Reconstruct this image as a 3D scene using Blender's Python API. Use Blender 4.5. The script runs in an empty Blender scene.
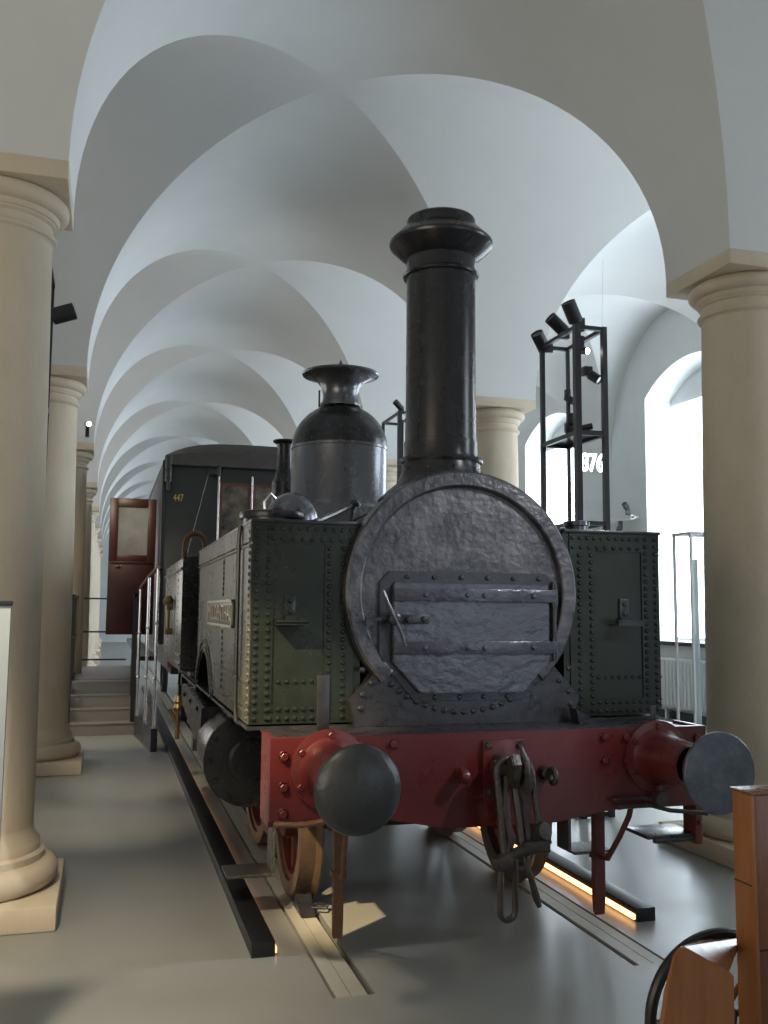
import bpy, bmesh, math, random
from math import sin, cos, pi, radians, sqrt, atan2
from mathutils import Vector, Matrix
random.seed(7)
SC = bpy.context.scene
COL = SC.collection

# ------------------------------------------------------------------ materials
MATS = {}
def mat(name, base, rough=.5, metal=0., noise=None, noise_scale=8., bump=0., bump_scale=40., spec=.5,
        emit=None, estr=0., rvar=0., coat=0., trans=0., alpha=1., stretch=(1, 1, 1), fac=(.35, .7)):
    m = bpy.data.materials.new(name); m.use_nodes = True
    nt = m.node_tree; b = nt.nodes['Principled BSDF']
    b.inputs['Base Color'].default_value = (*base, 1); b.inputs['Roughness'].default_value = rough
    b.inputs['Metallic'].default_value = metal; b.inputs['Specular IOR Level'].default_value = spec
    b.inputs['Coat Weight'].default_value = coat
    b.inputs['Transmission Weight'].default_value = trans; b.inputs['Alpha'].default_value = alpha
    if emit: b.inputs['Emission Color'].default_value = (*emit, 1); b.inputs['Emission Strength'].default_value = estr
    if noise or bump or rvar:
        tc = nt.nodes.new('ShaderNodeTexCoord'); mp = nt.nodes.new('ShaderNodeMapping')
        mp.inputs['Scale'].default_value = stretch
        nt.links.new(tc.outputs['Object'], mp.inputs['Vector'])
    if noise or rvar:
        n = nt.nodes.new('ShaderNodeTexNoise'); n.inputs['Scale'].default_value = noise_scale
        n.inputs['Detail'].default_value = 6; n.inputs['Roughness'].default_value = .65
        nt.links.new(mp.outputs[0], n.inputs['Vector'])
    if noise:
        r = nt.nodes.new('ShaderNodeMapRange'); r.inputs[1].default_value = fac[0]; r.inputs[2].default_value = fac[1]
        nt.links.new(n.outputs['Fac'], r.inputs[0])
        x = nt.nodes.new('ShaderNodeMix'); x.data_type = 'RGBA'
        x.inputs[6].default_value = (*base, 1); x.inputs[7].default_value = (*noise, 1)
        nt.links.new(r.outputs[0], x.inputs[0]); nt.links.new(x.outputs[2], b.inputs['Base Color'])
    if rvar:
        r2 = nt.nodes.new('ShaderNodeMapRange'); r2.inputs[1].default_value = .3; r2.inputs[2].default_value = .7
        r2.inputs[3].default_value = max(.03, rough - rvar); r2.inputs[4].default_value = min(1, rough + rvar)
        nt.links.new(n.outputs['Fac'], r2.inputs[0]); nt.links.new(r2.outputs[0], b.inputs['Roughness'])
    if bump:
        n2 = nt.nodes.new('ShaderNodeTexNoise'); n2.inputs['Scale'].default_value = bump_scale
        n2.inputs['Detail'].default_value = 4
        nt.links.new(mp.outputs[0], n2.inputs['Vector'])
        bp = nt.nodes.new('ShaderNodeBump'); bp.inputs['Strength'].default_value = bump; bp.inputs['Distance'].default_value = .01
        nt.links.new(n2.outputs['Fac'], bp.inputs['Height']); nt.links.new(bp.outputs[0], b.inputs['Normal'])
    MATS[name] = m
    return m

plaster = mat('plaster', (.60, .61, .60), .85, noise=(.57, .58, .57), noise_scale=1.2, bump=.12, bump_scale=30, spec=.2)
wallpl = mat('wall_plaster', (.60, .62, .62), .85, noise=(.57, .59, .59), noise_scale=2, spec=.2)
stone = mat('painted_stone', (.56, .485, .375), .75, noise=(.51, .44, .335), noise_scale=5, bump=.35, bump_scale=25, spec=.2, stretch=(1, 1, .6))
floor_m = mat('epoxy_floor', (.23, .235, .22), .34, noise=(.26, .262, .245), noise_scale=1.3, rvar=.06, spec=.45)
railbed_m = mat('screed', (.35, .34, .29), .5, noise=(.30, .29, .25), noise_scale=6)
groove_m = mat('groove_dark', (.012, .013, .014), .8)
iron = mat('black_iron', (.013, .013, .017), .32, noise=(.022, .022, .028), noise_scale=9, rvar=.10, bump=.25, bump_scale=22, spec=.55)
iron_rough = mat('pitted_iron', (.020, .019, .026), .36, noise=(.105, .10, .115), noise_scale=5, rvar=.12, bump=.65, bump_scale=26, spec=.75, fac=(.46, .72))
iron_door = mat('hammered_iron', (.036, .037, .050), .28, noise=(.050, .051, .070), noise_scale=6, rvar=.10, bump=.9, bump_scale=14, spec=.7, stretch=(.8, 1, 1.25))
satin = mat('satin_black', (.014, .0145, .017), .27, noise=(.018, .0185, .022), noise_scale=5, rvar=.03, spec=.5)
steel = mat('polished_steel', (.17, .175, .195), .27, metal=.75, noise=(.12, .123, .135), noise_scale=4, rvar=.07, bump=.03, bump_scale=9, stretch=(1, 1, .35))
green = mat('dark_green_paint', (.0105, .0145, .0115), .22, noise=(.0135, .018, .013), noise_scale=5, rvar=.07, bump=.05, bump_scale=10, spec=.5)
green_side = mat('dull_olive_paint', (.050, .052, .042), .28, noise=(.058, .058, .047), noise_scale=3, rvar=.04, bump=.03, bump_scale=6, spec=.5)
red = mat('red_beam_paint', (.085, .012, .012), .32, noise=(.066, .010, .011), noise_scale=5, rvar=.08, bump=.12, bump_scale=18, spec=.5, fac=(.4, .75))
redframe = mat('brownish_red_paint', (.12, .022, .014), .5, noise=(.07, .018, .012), noise_scale=7)
rust = mat('rusty_iron', (.13, .060, .030), .6, noise=(.09, .045, .025), noise_scale=14, bump=.5, bump_scale=50, spec=.4)
worn = mat('worn_iron', (.030, .027, .026), .38, metal=.3, noise=(.062, .052, .044), noise_scale=18, rvar=.1, bump=.5, bump_scale=50)
buf_shaded = mat('shaded_buffer_steel', (.030, .033, .038), .38, metal=.2, noise=(.045, .047, .05), noise_scale=7, rvar=.08, bump=.3, bump_scale=30)  # left head: same steel, painted darker for the shade on it
buf_lit = mat('lit_buffer_steel', (.11, .13, .16), .42, metal=.35, noise=(.055, .06, .07), noise_scale=9, rvar=.1, bump=.3, bump_scale=30)  # right head: brighter, bluer steel with the light on it painted in
tyre_m = mat('rusty_tyre', (.10, .062, .038), .5, metal=.2, noise=(.055, .04, .03), noise_scale=20, bump=.3, bump_scale=50)
powder = mat('powder_black', (.010, .0105, .012), .4, spec=.4)
frame_blk = mat('powder_frame', (.018, .020, .026), .38, spec=.5)
chequer_dk = mat('dark_chequer_plate', (.07, .07, .068), .4, metal=.5, bump=1., bump_scale=90)
chequer = mat('chequer_plate', (.30, .28, .26), .45, metal=.5, bump=1.0, bump_scale=90)
carr = mat('carriage_green', (.018, .025, .024), .33, noise=(.021, .028, .026), noise_scale=3, rvar=.05)
roofm = mat('tar_roof', (.045, .042, .040), .6, noise=(.07, .066, .06), noise_scale=6, bump=.5, bump_scale=20)
doorred = mat('door_red', (.055, .010, .008), .4, noise=(.045, .008, .007), noise_scale=3)
mahog = mat('mahogany', (.11, .035, .02), .4)
brass = mat('old_brass', (.27, .20, .10), .38, metal=.9)
platem = mat('plate_brass', (.075, .065, .048), .4, metal=.4)
lettm = mat('plate_letters', (.42, .37, .27), .35, metal=.5)
gold = mat('gold_number', (.60, .40, .08), .5)
silver = mat('bright_rod', (.55, .55, .56), .25, metal=.9)
wood = mat('orange_wood', (.33, .125, .035), .38, noise=(.24, .085, .024), noise_scale=3.5, bump=.15, bump_scale=12, spec=.5, stretch=(5, 5, .5))
wood2 = mat('brown_wood', (.20, .075, .03), .28, noise=(.14, .05, .02), noise_scale=3, rvar=.06, stretch=(5, 5, .6))
tyrem = mat('black_rim', (.012, .012, .013), .35)
glassm = mat('clear_glass', (.85, .92, .92), .03, trans=1., spec=.5)
darkglass = mat('carriage_glass', (.03, .03, .03), .06, noise=(.26, .21, .16), noise_scale=4, spec=.8)
doorglass = mat('door_glass', (.30, .31, .31), .05, spec=.9, noise=(.16, .14, .12), noise_scale=1.3)
whitem = mat('white_paint', (.62, .64, .64), .5)
panelm = mat('info_panel', (.30, .34, .36), .4)
sky_pane = mat('daylight_window', (.9, .95, 1.), .5, emit=(.80, .90, 1.0), estr=8.)
fill_back = mat('added_back_glow', (.8, .9, 1.), .5, emit=(.70, .84, 1.0), estr=1.3)  # weak bluish glow added behind the camera for sheen on the engine front
led2 = mat('dim_led', (1, .6, .3), .5, emit=(1., .55, .28), estr=1.5)
led = mat('warm_led', (1, .6, .3), .5, emit=(1., .50, .20), estr=3.6)
neon = mat('neon_white', (1, 1, 1), .5, emit=(.85, .97, 1.), estr=4.)
lampface = mat('lamp_face', (1, 1, 1), .5, emit=(1., .93, .82), estr=14.)
lampoff = mat('lamp_lens', (.06, .06, .07), .15)

# ------------------------------------------------------------------ mesh helpers
class MB:
    def __init__(s): s.bm = bmesh.new()
    def face(s, pts):
        return s.bm.faces.new([s.bm.verts.new(p) for p in pts])
    def box(s, lo, hi, bev=0.):
        x0, y0, z0 = lo; x1, y1, z1 = hi
        v = [s.bm.verts.new(p) for p in [(x0,y0,z0),(x1,y0,z0),(x1,y1,z0),(x0,y1,z0),(x0,y0,z1),(x1,y0,z1),(x1,y1,z1),(x0,y1,z1)]]
        fs = [s.bm.faces.new([v[i] for i in f]) for f in [(0,3,2,1),(4,5,6,7),(0,1,5,4),(1,2,6,5),(2,3,7,6),(3,0,4,7)]]
        if bev:
            es = set(e for f in fs for e in f.edges)
            bmesh.ops.bevel(s.bm, geom=list(es), offset=bev, segments=2, affect='EDGES', profile=.5)
        return s
    def prism(s, pts, ax, d0, d1, bev=0.):
        """polygon pts (2D) extruded along axis ax; 2D order: x->(y,z), y->(x,z), z->(x,y)"""
        def P(a, b, d): return {'x': (d, a, b), 'y': (a, d, b), 'z': (a, b, d)}[ax]
        A = [s.bm.verts.new(P(a, b, d0)) for a, b in pts]; B = [s.bm.verts.new(P(a, b, d1)) for a, b in pts]
        n = len(pts); fs = [s.bm.faces.new(A), s.bm.faces.new(B[::-1])]
        for i in range(n): fs.append(s.bm.faces.new([A[i], B[i], B[(i+1) % n], A[(i+1) % n]]))
        if bev:
            es = set(fs[0].edges) | set(fs[1].edges)
            bmesh.ops.bevel(s.bm, geom=list(es), offset=bev, segments=2, affect='EDGES')
        return s
    def lathe(s, prof, o=(0, 0, 0), d=(0, 0, 1), seg=40, a0=0, a1=2*pi):
        """prof: list of (r, h) along direction d from o"""
        o = Vector(o); d = Vector(d).normalized()
        u = d.orthogonal().normalized() if abs(d.z) < .99 else Vector((1, 0, 0)); w = d.cross(u)
        full = abs(a1 - a0 - 2*pi) < 1e-6; n = seg if full else seg + 1
        rings = []
        for r, h in prof:
            if r < 1e-6: rings.append([s.bm.verts.new(o + d*h)]); continue
            rings.append([s.bm.verts.new(o + d*h + (u*cos(a0+(a1-a0)*i/seg) + w*sin(a0+(a1-a0)*i/seg))*r) for i in range(n)])
        for A, B in zip(rings, rings[1:]):
            m = n if full else n - 1
            for i in range(m):
                j = (i+1) % n
                if len(A) == 1 and len(B) == 1: continue
                if len(A) == 1: s.bm.faces.new([A[0], B[i], B[j]])
                elif len(B) == 1: s.bm.faces.new([A[i], B[0], A[j]])
                else: s.bm.faces.new([A[i], B[i], B[j], A[j]])
        return s
    def cyl(s, p0, p1, r0, r1=None, seg=20):
        r1 = r0 if r1 is None else r1
        p0 = Vector(p0); p1 = Vector(p1); L = (p1-p0).length
        return s.lathe([(0, 0), (r0, 0), (r1, L), (0, L)], p0, p1-p0, seg)
    def tube(s, pts, r, seg=8, closed=False):
        pts = [Vector(p) for p in pts]; n = len(pts); rings = []
        up = None
        for i, p in enumerate(pts):
            if closed: t = (pts[(i+1) % n] - pts[i-1]).normalized()
            else: t = (pts[min(i+1, n-1)] - pts[max(i-1, 0)]).normalized()
            if up is None: up = t.orthogonal().normalized()
            else: up = (up - t*up.dot(t)).normalized()
            w = t.cross(up); rr = r[i] if isinstance(r, (list, tuple)) else r
            rings.append([s.bm.verts.new(p + (up*cos(2*pi*k/seg) + w*sin(2*pi*k/seg))*rr) for k in range(seg)])
        rng = range(n) if closed else range(n-1)
        for i in rng:
            A = rings[i]; B = rings[(i+1) % n]
            for k in range(seg):
                s.bm.faces.new([A[k], A[(k+1) % seg], B[(k+1) % seg], B[k]])
        if not closed:
            s.bm.faces.new(rings[0][::-1]); s.bm.faces.new(rings[-1])
        return s
    def rivet(s, p, d, r=.011, h=.008, seg=8):
        return s.lathe([(r, -.001), (r*.92, h*.45), (r*.55, h*.9), (0, h)], p, d, seg)
    def rivets(s, a, b, n, d, r=.011, h=.008):
        a = Vector(a); b = Vector(b)
        for i in range(n): s.rivet(a + (b-a)*(i/(n-1) if n > 1 else 0), d, r, h)
        return s
    def hexbolt(s, p, d, r=.018, h=.014):
        s.lathe([(r*1.35, -.001), (r*1.35, .003), (r*1.3, .004)], p, d, 14)
        s.lathe([(r, .003), (r, h), (r*.8, h+.003), (0, h+.003)], p, d, 6)
        return s
    def build(s, name, m, parent=None, smooth=35, kind=None):
        bmesh.ops.recalc_face_normals(s.bm, faces=s.bm.faces[:])
        if smooth:
            lim = radians(smooth)
            for f in s.bm.faces: f.smooth = True
            for e in s.bm.edges:
                if len(e.link_faces) == 2 and e.calc_face_angle(0) > lim: e.smooth = False
        me = bpy.data.meshes.new(name); s.bm.to_mesh(me); s.bm.free()
        me.materials.append(m)
        o = bpy.data.objects.new(name, me); COL.objects.link(o)
        if parent: attach(o, parent)
        if kind: o['kind'] = kind
        return o

def root_loc(o):
    while o.parent: o = o.parent
    return o
def attach(o, parent):
    """mesh is in world coordinates; keep it there"""
    o.parent = parent
    if parent.type == 'EMPTY':
        o.matrix_parent_inverse = Matrix.Translation(-Vector(parent.location))
    else:
        o.matrix_parent_inverse = Matrix.Identity(4)
def thing(name, label, cat, loc=(0, 0, 0), group=None):
    o = bpy.data.objects.new(name, None); COL.objects.link(o); o.location = loc
    o.empty_display_size = .1
    o['label'] = label; o['category'] = cat
    if group: o['group'] = group
    return o
def tag(o, label, cat, group=None):
    o['label'] = label; o['category'] = cat
    if group: o['group'] = group
    return o
def copy_tree(o, off, rot=0, parent=None, top=True):
    c = o.copy(); COL.objects.link(c)
    if top: c.location = Vector(o.location) + Vector(off)
    if parent: c.parent = parent
    for ch in list(o.children):
        copy_tree(ch, off, 0, c, False)
    return c
def text_mesh(txt, size, depth, name, m, M4, parent=None, bevel=0., spacing=1.):
    cu = bpy.data.curves.new(name, 'FONT'); cu.body = txt; cu.size = size; cu.extrude = depth
    cu.align_x = 'CENTER'; cu.align_y = 'CENTER'; cu.bevel_depth = bevel; cu.space_character = spacing
    tmp = bpy.data.objects.new(name + '_tmp', cu); COL.objects.link(tmp)
    dg = bpy.context.evaluated_depsgraph_get(); dg.update()
    me = bpy.data.meshes.new_from_object(tmp.evaluated_get(dg))
    bpy.data.objects.remove(tmp); bpy.data.curves.remove(cu)
    me.transform(M4); me.materials.clear(); me.materials.append(m); me.name = name
    o = bpy.data.objects.new(name, me); COL.objects.link(o)
    if parent: attach(o, parent)
    return o

# ------------------------------------------------------------------ camera
F = 947.25; YAW, PITCH, ROLL = .2810, .1034, .0078
cam = bpy.data.cameras.new('camera'); co = bpy.data.objects.new('camera', cam); COL.objects.link(co)
cam.sensor_fit = 'HORIZONTAL'; cam.sensor_width = 36; cam.lens = F/768*36; cam.clip_end = 200; cam.clip_start = .05
fw = Vector((sin(YAW)*cos(PITCH), cos(YAW)*cos(PITCH), sin(PITCH)))
r0 = Vector((cos(YAW), -sin(YAW), 0)); u0 = r0.cross(fw)
rt = r0*cos(ROLL) + u0*sin(ROLL); upv = -r0*sin(ROLL) + u0*cos(ROLL)
co.matrix_world = Matrix(((rt.x, upv.x, -fw.x, -1.9026), (rt.y, upv.y, -fw.y, -3.9127), (rt.z, upv.z, -fw.z, 1.7436), (0, 0, 0, 1)))
SC.camera = co

# ------------------------------------------------------------------ hall
XL, XR, AB = -2.226, 2.362, .826
P = 5.043; Y1 = 1.81; ZS = 4.398; RISE = 2.487
XWL, XWR = -6.96, 7.10
K0, K1 = -1, 8
YB = Y1 - 2*P + AB; YE = Y1 + 9*P                      # hall ends
def bayspan(k): return (Y1 + AB + k*P, Y1 + (k+1)*P)      # open span beyond column row k

# vaulted ceiling
def ceiling():
    N = 26
    def samples(a, b):
        c = (a+b)/2; h = (b-a)/2; out = []
        for i in range(-N, N+1):
            t = sin(pi/2*i/N); out.append((c + h*t, RISE*sqrt(max(0, 1-t*t)), abs(i)))
        return out
    xs_iv = [(XWL, XL-AB, 1), (XL-AB, XL, 0), (XL, XR, 1), (XR, XR+AB, 0), (XR+AB, XWR, 1)]
    ys_iv = []
    for k in range(-2, 9):
        a, b = bayspan(k)
        ys_iv.append((a, b, 1))
        if k < 8: ys_iv.append((b, b+AB, 0))
    bm = bmesh.new()
    for (x0, x1, xs) in xs_iv:
        X = samples(x0, x1) if xs else [(x0, 0, 0), (x1, 0, 0)]
        for (y0, y1, ys) in ys_iv:
            Y = samples(y0, y1) if ys else [(y0, 0, 0), (y1, 0, 0)]
            if not xs and not ys: continue
            V = [[bm.verts.new((x, y, ZS + max(zx, zy))) for (y, zy, j) in Y] for (x, zx, i) in X]
            for i in range(len(X)-1):
                for j in range(len(Y)-1):
                    q = [V[i][j], V[i+1][j], V[i+1][j+1], V[i][j+1]]
                    if xs and ys:
                        a, b, c, d = [abs(p.co.z) for p in q]
                        # diagonal cells split along the groin
                        ci = i+.5-N; cj = j+.5-N
                        if abs(abs(ci)-abs(cj)) < 1e-6:
                            if ci*cj > 0: bm.faces.new([q[0], q[1], q[2]]); bm.faces.new([q[0], q[2], q[3]])
                            else: bm.faces.new([q[0], q[1], q[3]]); bm.faces.new([q[1], q[2], q[3]])
                            continue
                    bm.faces.new(q)
    bmesh.ops.remove_doubles(bm, verts=bm.verts[:], dist=1e-4)
    m = MB(); m.bm.free(); m.bm = bm
    for f in bm.faces: f.normal_update()
    for f in bm.faces: f.smooth = True
    for e in bm.edges:
        if len(e.link_faces) == 2 and e.calc_face_angle(0) > radians(7): e.smooth = False
    me = bpy.data.meshes.new('ceiling'); bm.to_mesh(me); bm.free(); me.materials.append(plaster)
    o = bpy.data.objects.new('ceiling', me); COL.objects.link(o); o['kind'] = 'structure'
ceiling()

# floor with the two track slots
RAIL_Y0 = .45
fl = MB()
XF0, XF1 = XWL-.3, XWR+.9
fl.box((XF0, YB-.3, -.2), (XF1, RAIL_Y0, 0))
for a, b in ((XF0, -.865), (-.665, .665), (.865, XF1)): fl.box((a, RAIL_Y0, -.2), (b, YE+.3, 0))
o = fl.build('floor', floor_m, smooth=0); o['kind'] = 'structure'
for s, w in ((-1, 'left'), (1, 'right')):
    t = thing('embedded_rail', f'flush rail let into the grey floor nearest the {"black unlit-looking bar" if s<0 else "bar glowing orange"}', 'rail', (s*.75, RAIL_Y0, 0), 'track rails in the floor')
    def bx(a, b, z0, z1, nm, m):
        lo, hi = sorted((s*a, s*b)); MB().box((lo, RAIL_Y0, z0), (hi, YE, z1)).build(nm, m, t, 0)
    bx(.665, .865, -.19, -.045, 'groove_bed', groove_m)
    bx(.70, .775, -.045, -.002, 'rail_head', railbed_m)
    bx(.779, .848, -.045, -.001, 'filler_strip', railbed_m)

# walls
def end_wall(name, y0, y1):
    MB().box((XWL-.3, y0, 0), (XWR+.8, y1, 7.2)).build(name, wallpl, None, 0, 'structure')
end_wall('wall_back', YB-.3, YB-.001)
end_wall('wall_far', YE+.001, YE+.3)
MB().box((XWL-.3, YB, 0), (XWL, YE, 7.2)).build('wall_left', wallpl, None, 0, 'structure')

WH, WSILL, WSPR, WD, WR = 1.33, 1.27, 5.50, .55, .46   # half width, sill, spring, reveal depth, arch rise
WOFF = -.45
wr = MB()
centres = [Y1 + AB/2 + P*(k+.5) + WOFF for k in range(-2, 9)]
def wq(*pts): wr.face(pts)
NARROW = centres[:1]
def archpts(c, w, n=24):
    R_ = (w*w + WR*WR)/(2*WR); a = math.asin(w/R_)
    return [(c + R_*sin(-a + 2*a*i/n), WSPR + WR - R_ + R_*cos(-a + 2*a*i/n)) for i in range(n+1)]
ZGL = 5.42
for c in centres:
    lo, hi = c-P/2, c+P/2; WH = .62 if c < 0 else 1.33
    if c in NARROW:
        wq((XWR, lo, 0), (XWR, hi, 0), (XWR, hi, 7.2), (XWR, lo, 7.2)); continue
    wq((XWR, lo, 0), (XWR, c-WH, 0), (XWR, c-WH, 7.2), (XWR, lo, 7.2))
    wq((XWR, c+WH, 0), (XWR, hi, 0), (XWR, hi, 7.2), (XWR, c+WH, 7.2))
    wq((XWR, c-WH, 0), (XWR, c+WH, 0), (XWR, c+WH, WSILL), (XWR, c-WH, WSILL))
    arch = archpts(c, WH)
    for (a, za), (b, zb) in zip(arch, arch[1:]):
        wq((XWR, a, za), (XWR, b, zb), (XWR, b, 7.2), (XWR, a, 7.2))
    loop = [(c-WH, WSILL)] + arch + [(c+WH, WSILL)]
    for (a, za), (b, zb) in zip(loop, loop[1:] + loop[:1]):
        wq((XWR, a, za), (XWR+WD, a, za), (XWR+WD, b, zb), (XWR, b, zb))
    wr.bm.faces.new([wr.bm.verts.new((XWR+WD, a, z)) for a, z in [(c-WH, ZGL)] + arch + [(c+WH, ZGL)]])
wr.build('wall_right', wallpl, None, 30, 'structure')
n = 0
for c in centres:
    if c in NARROW: continue
    WH = .62 if c < 0 else 1.33
    n += 1
    pane = MB().box((XWR+WD-.01, c-WH, WSILL), (XWR+WD+.03, c+WH, ZGL)).build(f'window_{n}', sky_pane, None, 0, 'structure')
    m = MB(); m.box((XWR+WD-.03, c-WH, ZGL-.03), (XWR+WD-.01, c+WH, ZGL+.02)); m.box((XWR+WD-.03, c-WH, WSILL), (XWR+WD-.01, c+WH, WSILL+.05))
    m.build('window_frame', whitem, pane, 0)
    m = MB().box((XWR-.06, c-WH-.05, WSILL-.07), (XWR+WD, c+WH+.05, WSILL-.001), .01); m.build('window_sill', frame_blk, pane)
w = MB().box((2.0, YB, .3), (6.2, YB+.02, 3.6)).build('window_20', fill_back, None, 0, 'structure')  # added glowing pane, out of view, puts highlights on door and buffers
m = MB()
for x in (2.0, 3.4, 4.8, 6.15): m.box((x-.03, YB+.02, .3), (x+.03, YB+.05, 3.6))
m.build('window_frame', whitem, w, 0)  # bars across the added glow pane
MB().box((XWR-.02, YB, 0), (XWR-.001, YE, .14)).build('baseboard_right', frame_blk, None, 0, 'structure')

# radiator under the first window seen
def radiator(c, lab):
    t = thing('radiator', lab, 'radiator', (XWR-.1, c, 0), 'radiators under the windows')
    MB().box((XWR-.14, c-.8, .2), (XWR-.05, c+.8, 1.0), .01).build('casing', whitem, t)
    m = MB()
    for i in range(16): m.box((XWR-.16, c-.76+i*.1, .24), (XWR-.14, c-.70+i*.1, .96))
    m.build('fins', whitem, t, 0)
    for s in (-.7, .7): MB().box((XWR-.12, c+s-.02, 0), (XWR-.07, c+s+.02, .2)).build('foot', whitem, t, 0)
radiator(centres[3], 'white radiator below the tall bright window behind the riveted right tank')

# columns
def column(x, y, label):
    t = thing('stone_column', label, 'column', (x, y, 0), 'columns carrying the vault')
    h = .525
    MB().box((x-h, y-h, 0), (x+h, y+h, .135), .012).build('plinth', stone, t)
    pr = [(0, .135), (.43, .135)]
    for i in range(9):
        a = -pi/2 + pi*i/8; pr.append((.435 + .07*cos(a), .21 + .075*sin(a)))
    pr += [(.425, .288), (.425, .325), (.40, .34)]
    pr += [(.395, .385), (.365, .42), (.356, .47)]
    MB().lathe(pr, (x, y, 0), seg=56).build('base', stone, t)
    pr = [(.356, .46)]
    for i in range(1, 13):
        q = i/12; pr.append((.356 - .041*q**1.6, .46 + (4.0-.46)*q))
    MB().lathe(pr, (x, y, 0), seg=56).build('shaft', stone, t)
    pr = [(.315, 3.99), (.322, 4.005)]
    for i in range(7): a = -pi/2 + pi*i/6; pr.append((.325 + .020*cos(a), 4.028 + .020*sin(a)))
    pr += [(.316, 4.052), (.316, 4.105), (.330, 4.112), (.336, 4.118), (.336, 4.128), (.345, 4.132), (.350, 4.145)]
    for i in range(10):
        a = -.45*pi + .78*pi*i/9; pr.append((.345 + .065*cos(a), 4.222 + .058*sin(a)))
    pr += [(.36, 4.2845), (0, 4.2845)]
    MB().lathe(pr, (x, y, 0), seg=56).build('capital', stone, t)
    hb = AB/2 + .002
    MB().box((x-hb, y-hb, 4.284), (x+hb, y+hb, ZS+.0), .006).build('abacus', stone, t)
    return t
ordn = ['nearest', 'second', 'third', 'fourth', 'fifth', 'sixth', 'seventh', 'eighth', 'ninth']
for k in range(K0, K1+1):
    for s, xx in ((-1, XL-AB/2), (1, XR+AB/2)):
        side = 'left' if s < 0 else 'right'
        if k < 0: lab = f'beige stone column behind the viewpoint, on the side of the {"info panel" if s<0 else "wooden crate"}'
        elif k == 0: lab = 'large beige stone column in front, beside the pale info panel' if s < 0 else 'large beige stone column behind the right buffer and the wooden crate'
        elif k == 1: lab = 'beige stone column with its foot just before the metal stairs' if s < 0 else 'beige stone column seen just right of the tall chimney'
        else: lab = f'{ordn[k]} beige column from the front in the row along the {"metal stairs" if s<0 else "windows"}'
        column(xx, Y1 + AB/2 + k*P, lab)

# ------------------------------------------------------------------ locomotive
L = thing('steam_locomotive', 'dark green and black tank steam locomotive with tall chimney, domed top and red buffer beam', 'locomotive', (0, 4.5, 0))
FY = (0, -1, 0); LX = (-1, 0, 0)

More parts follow.
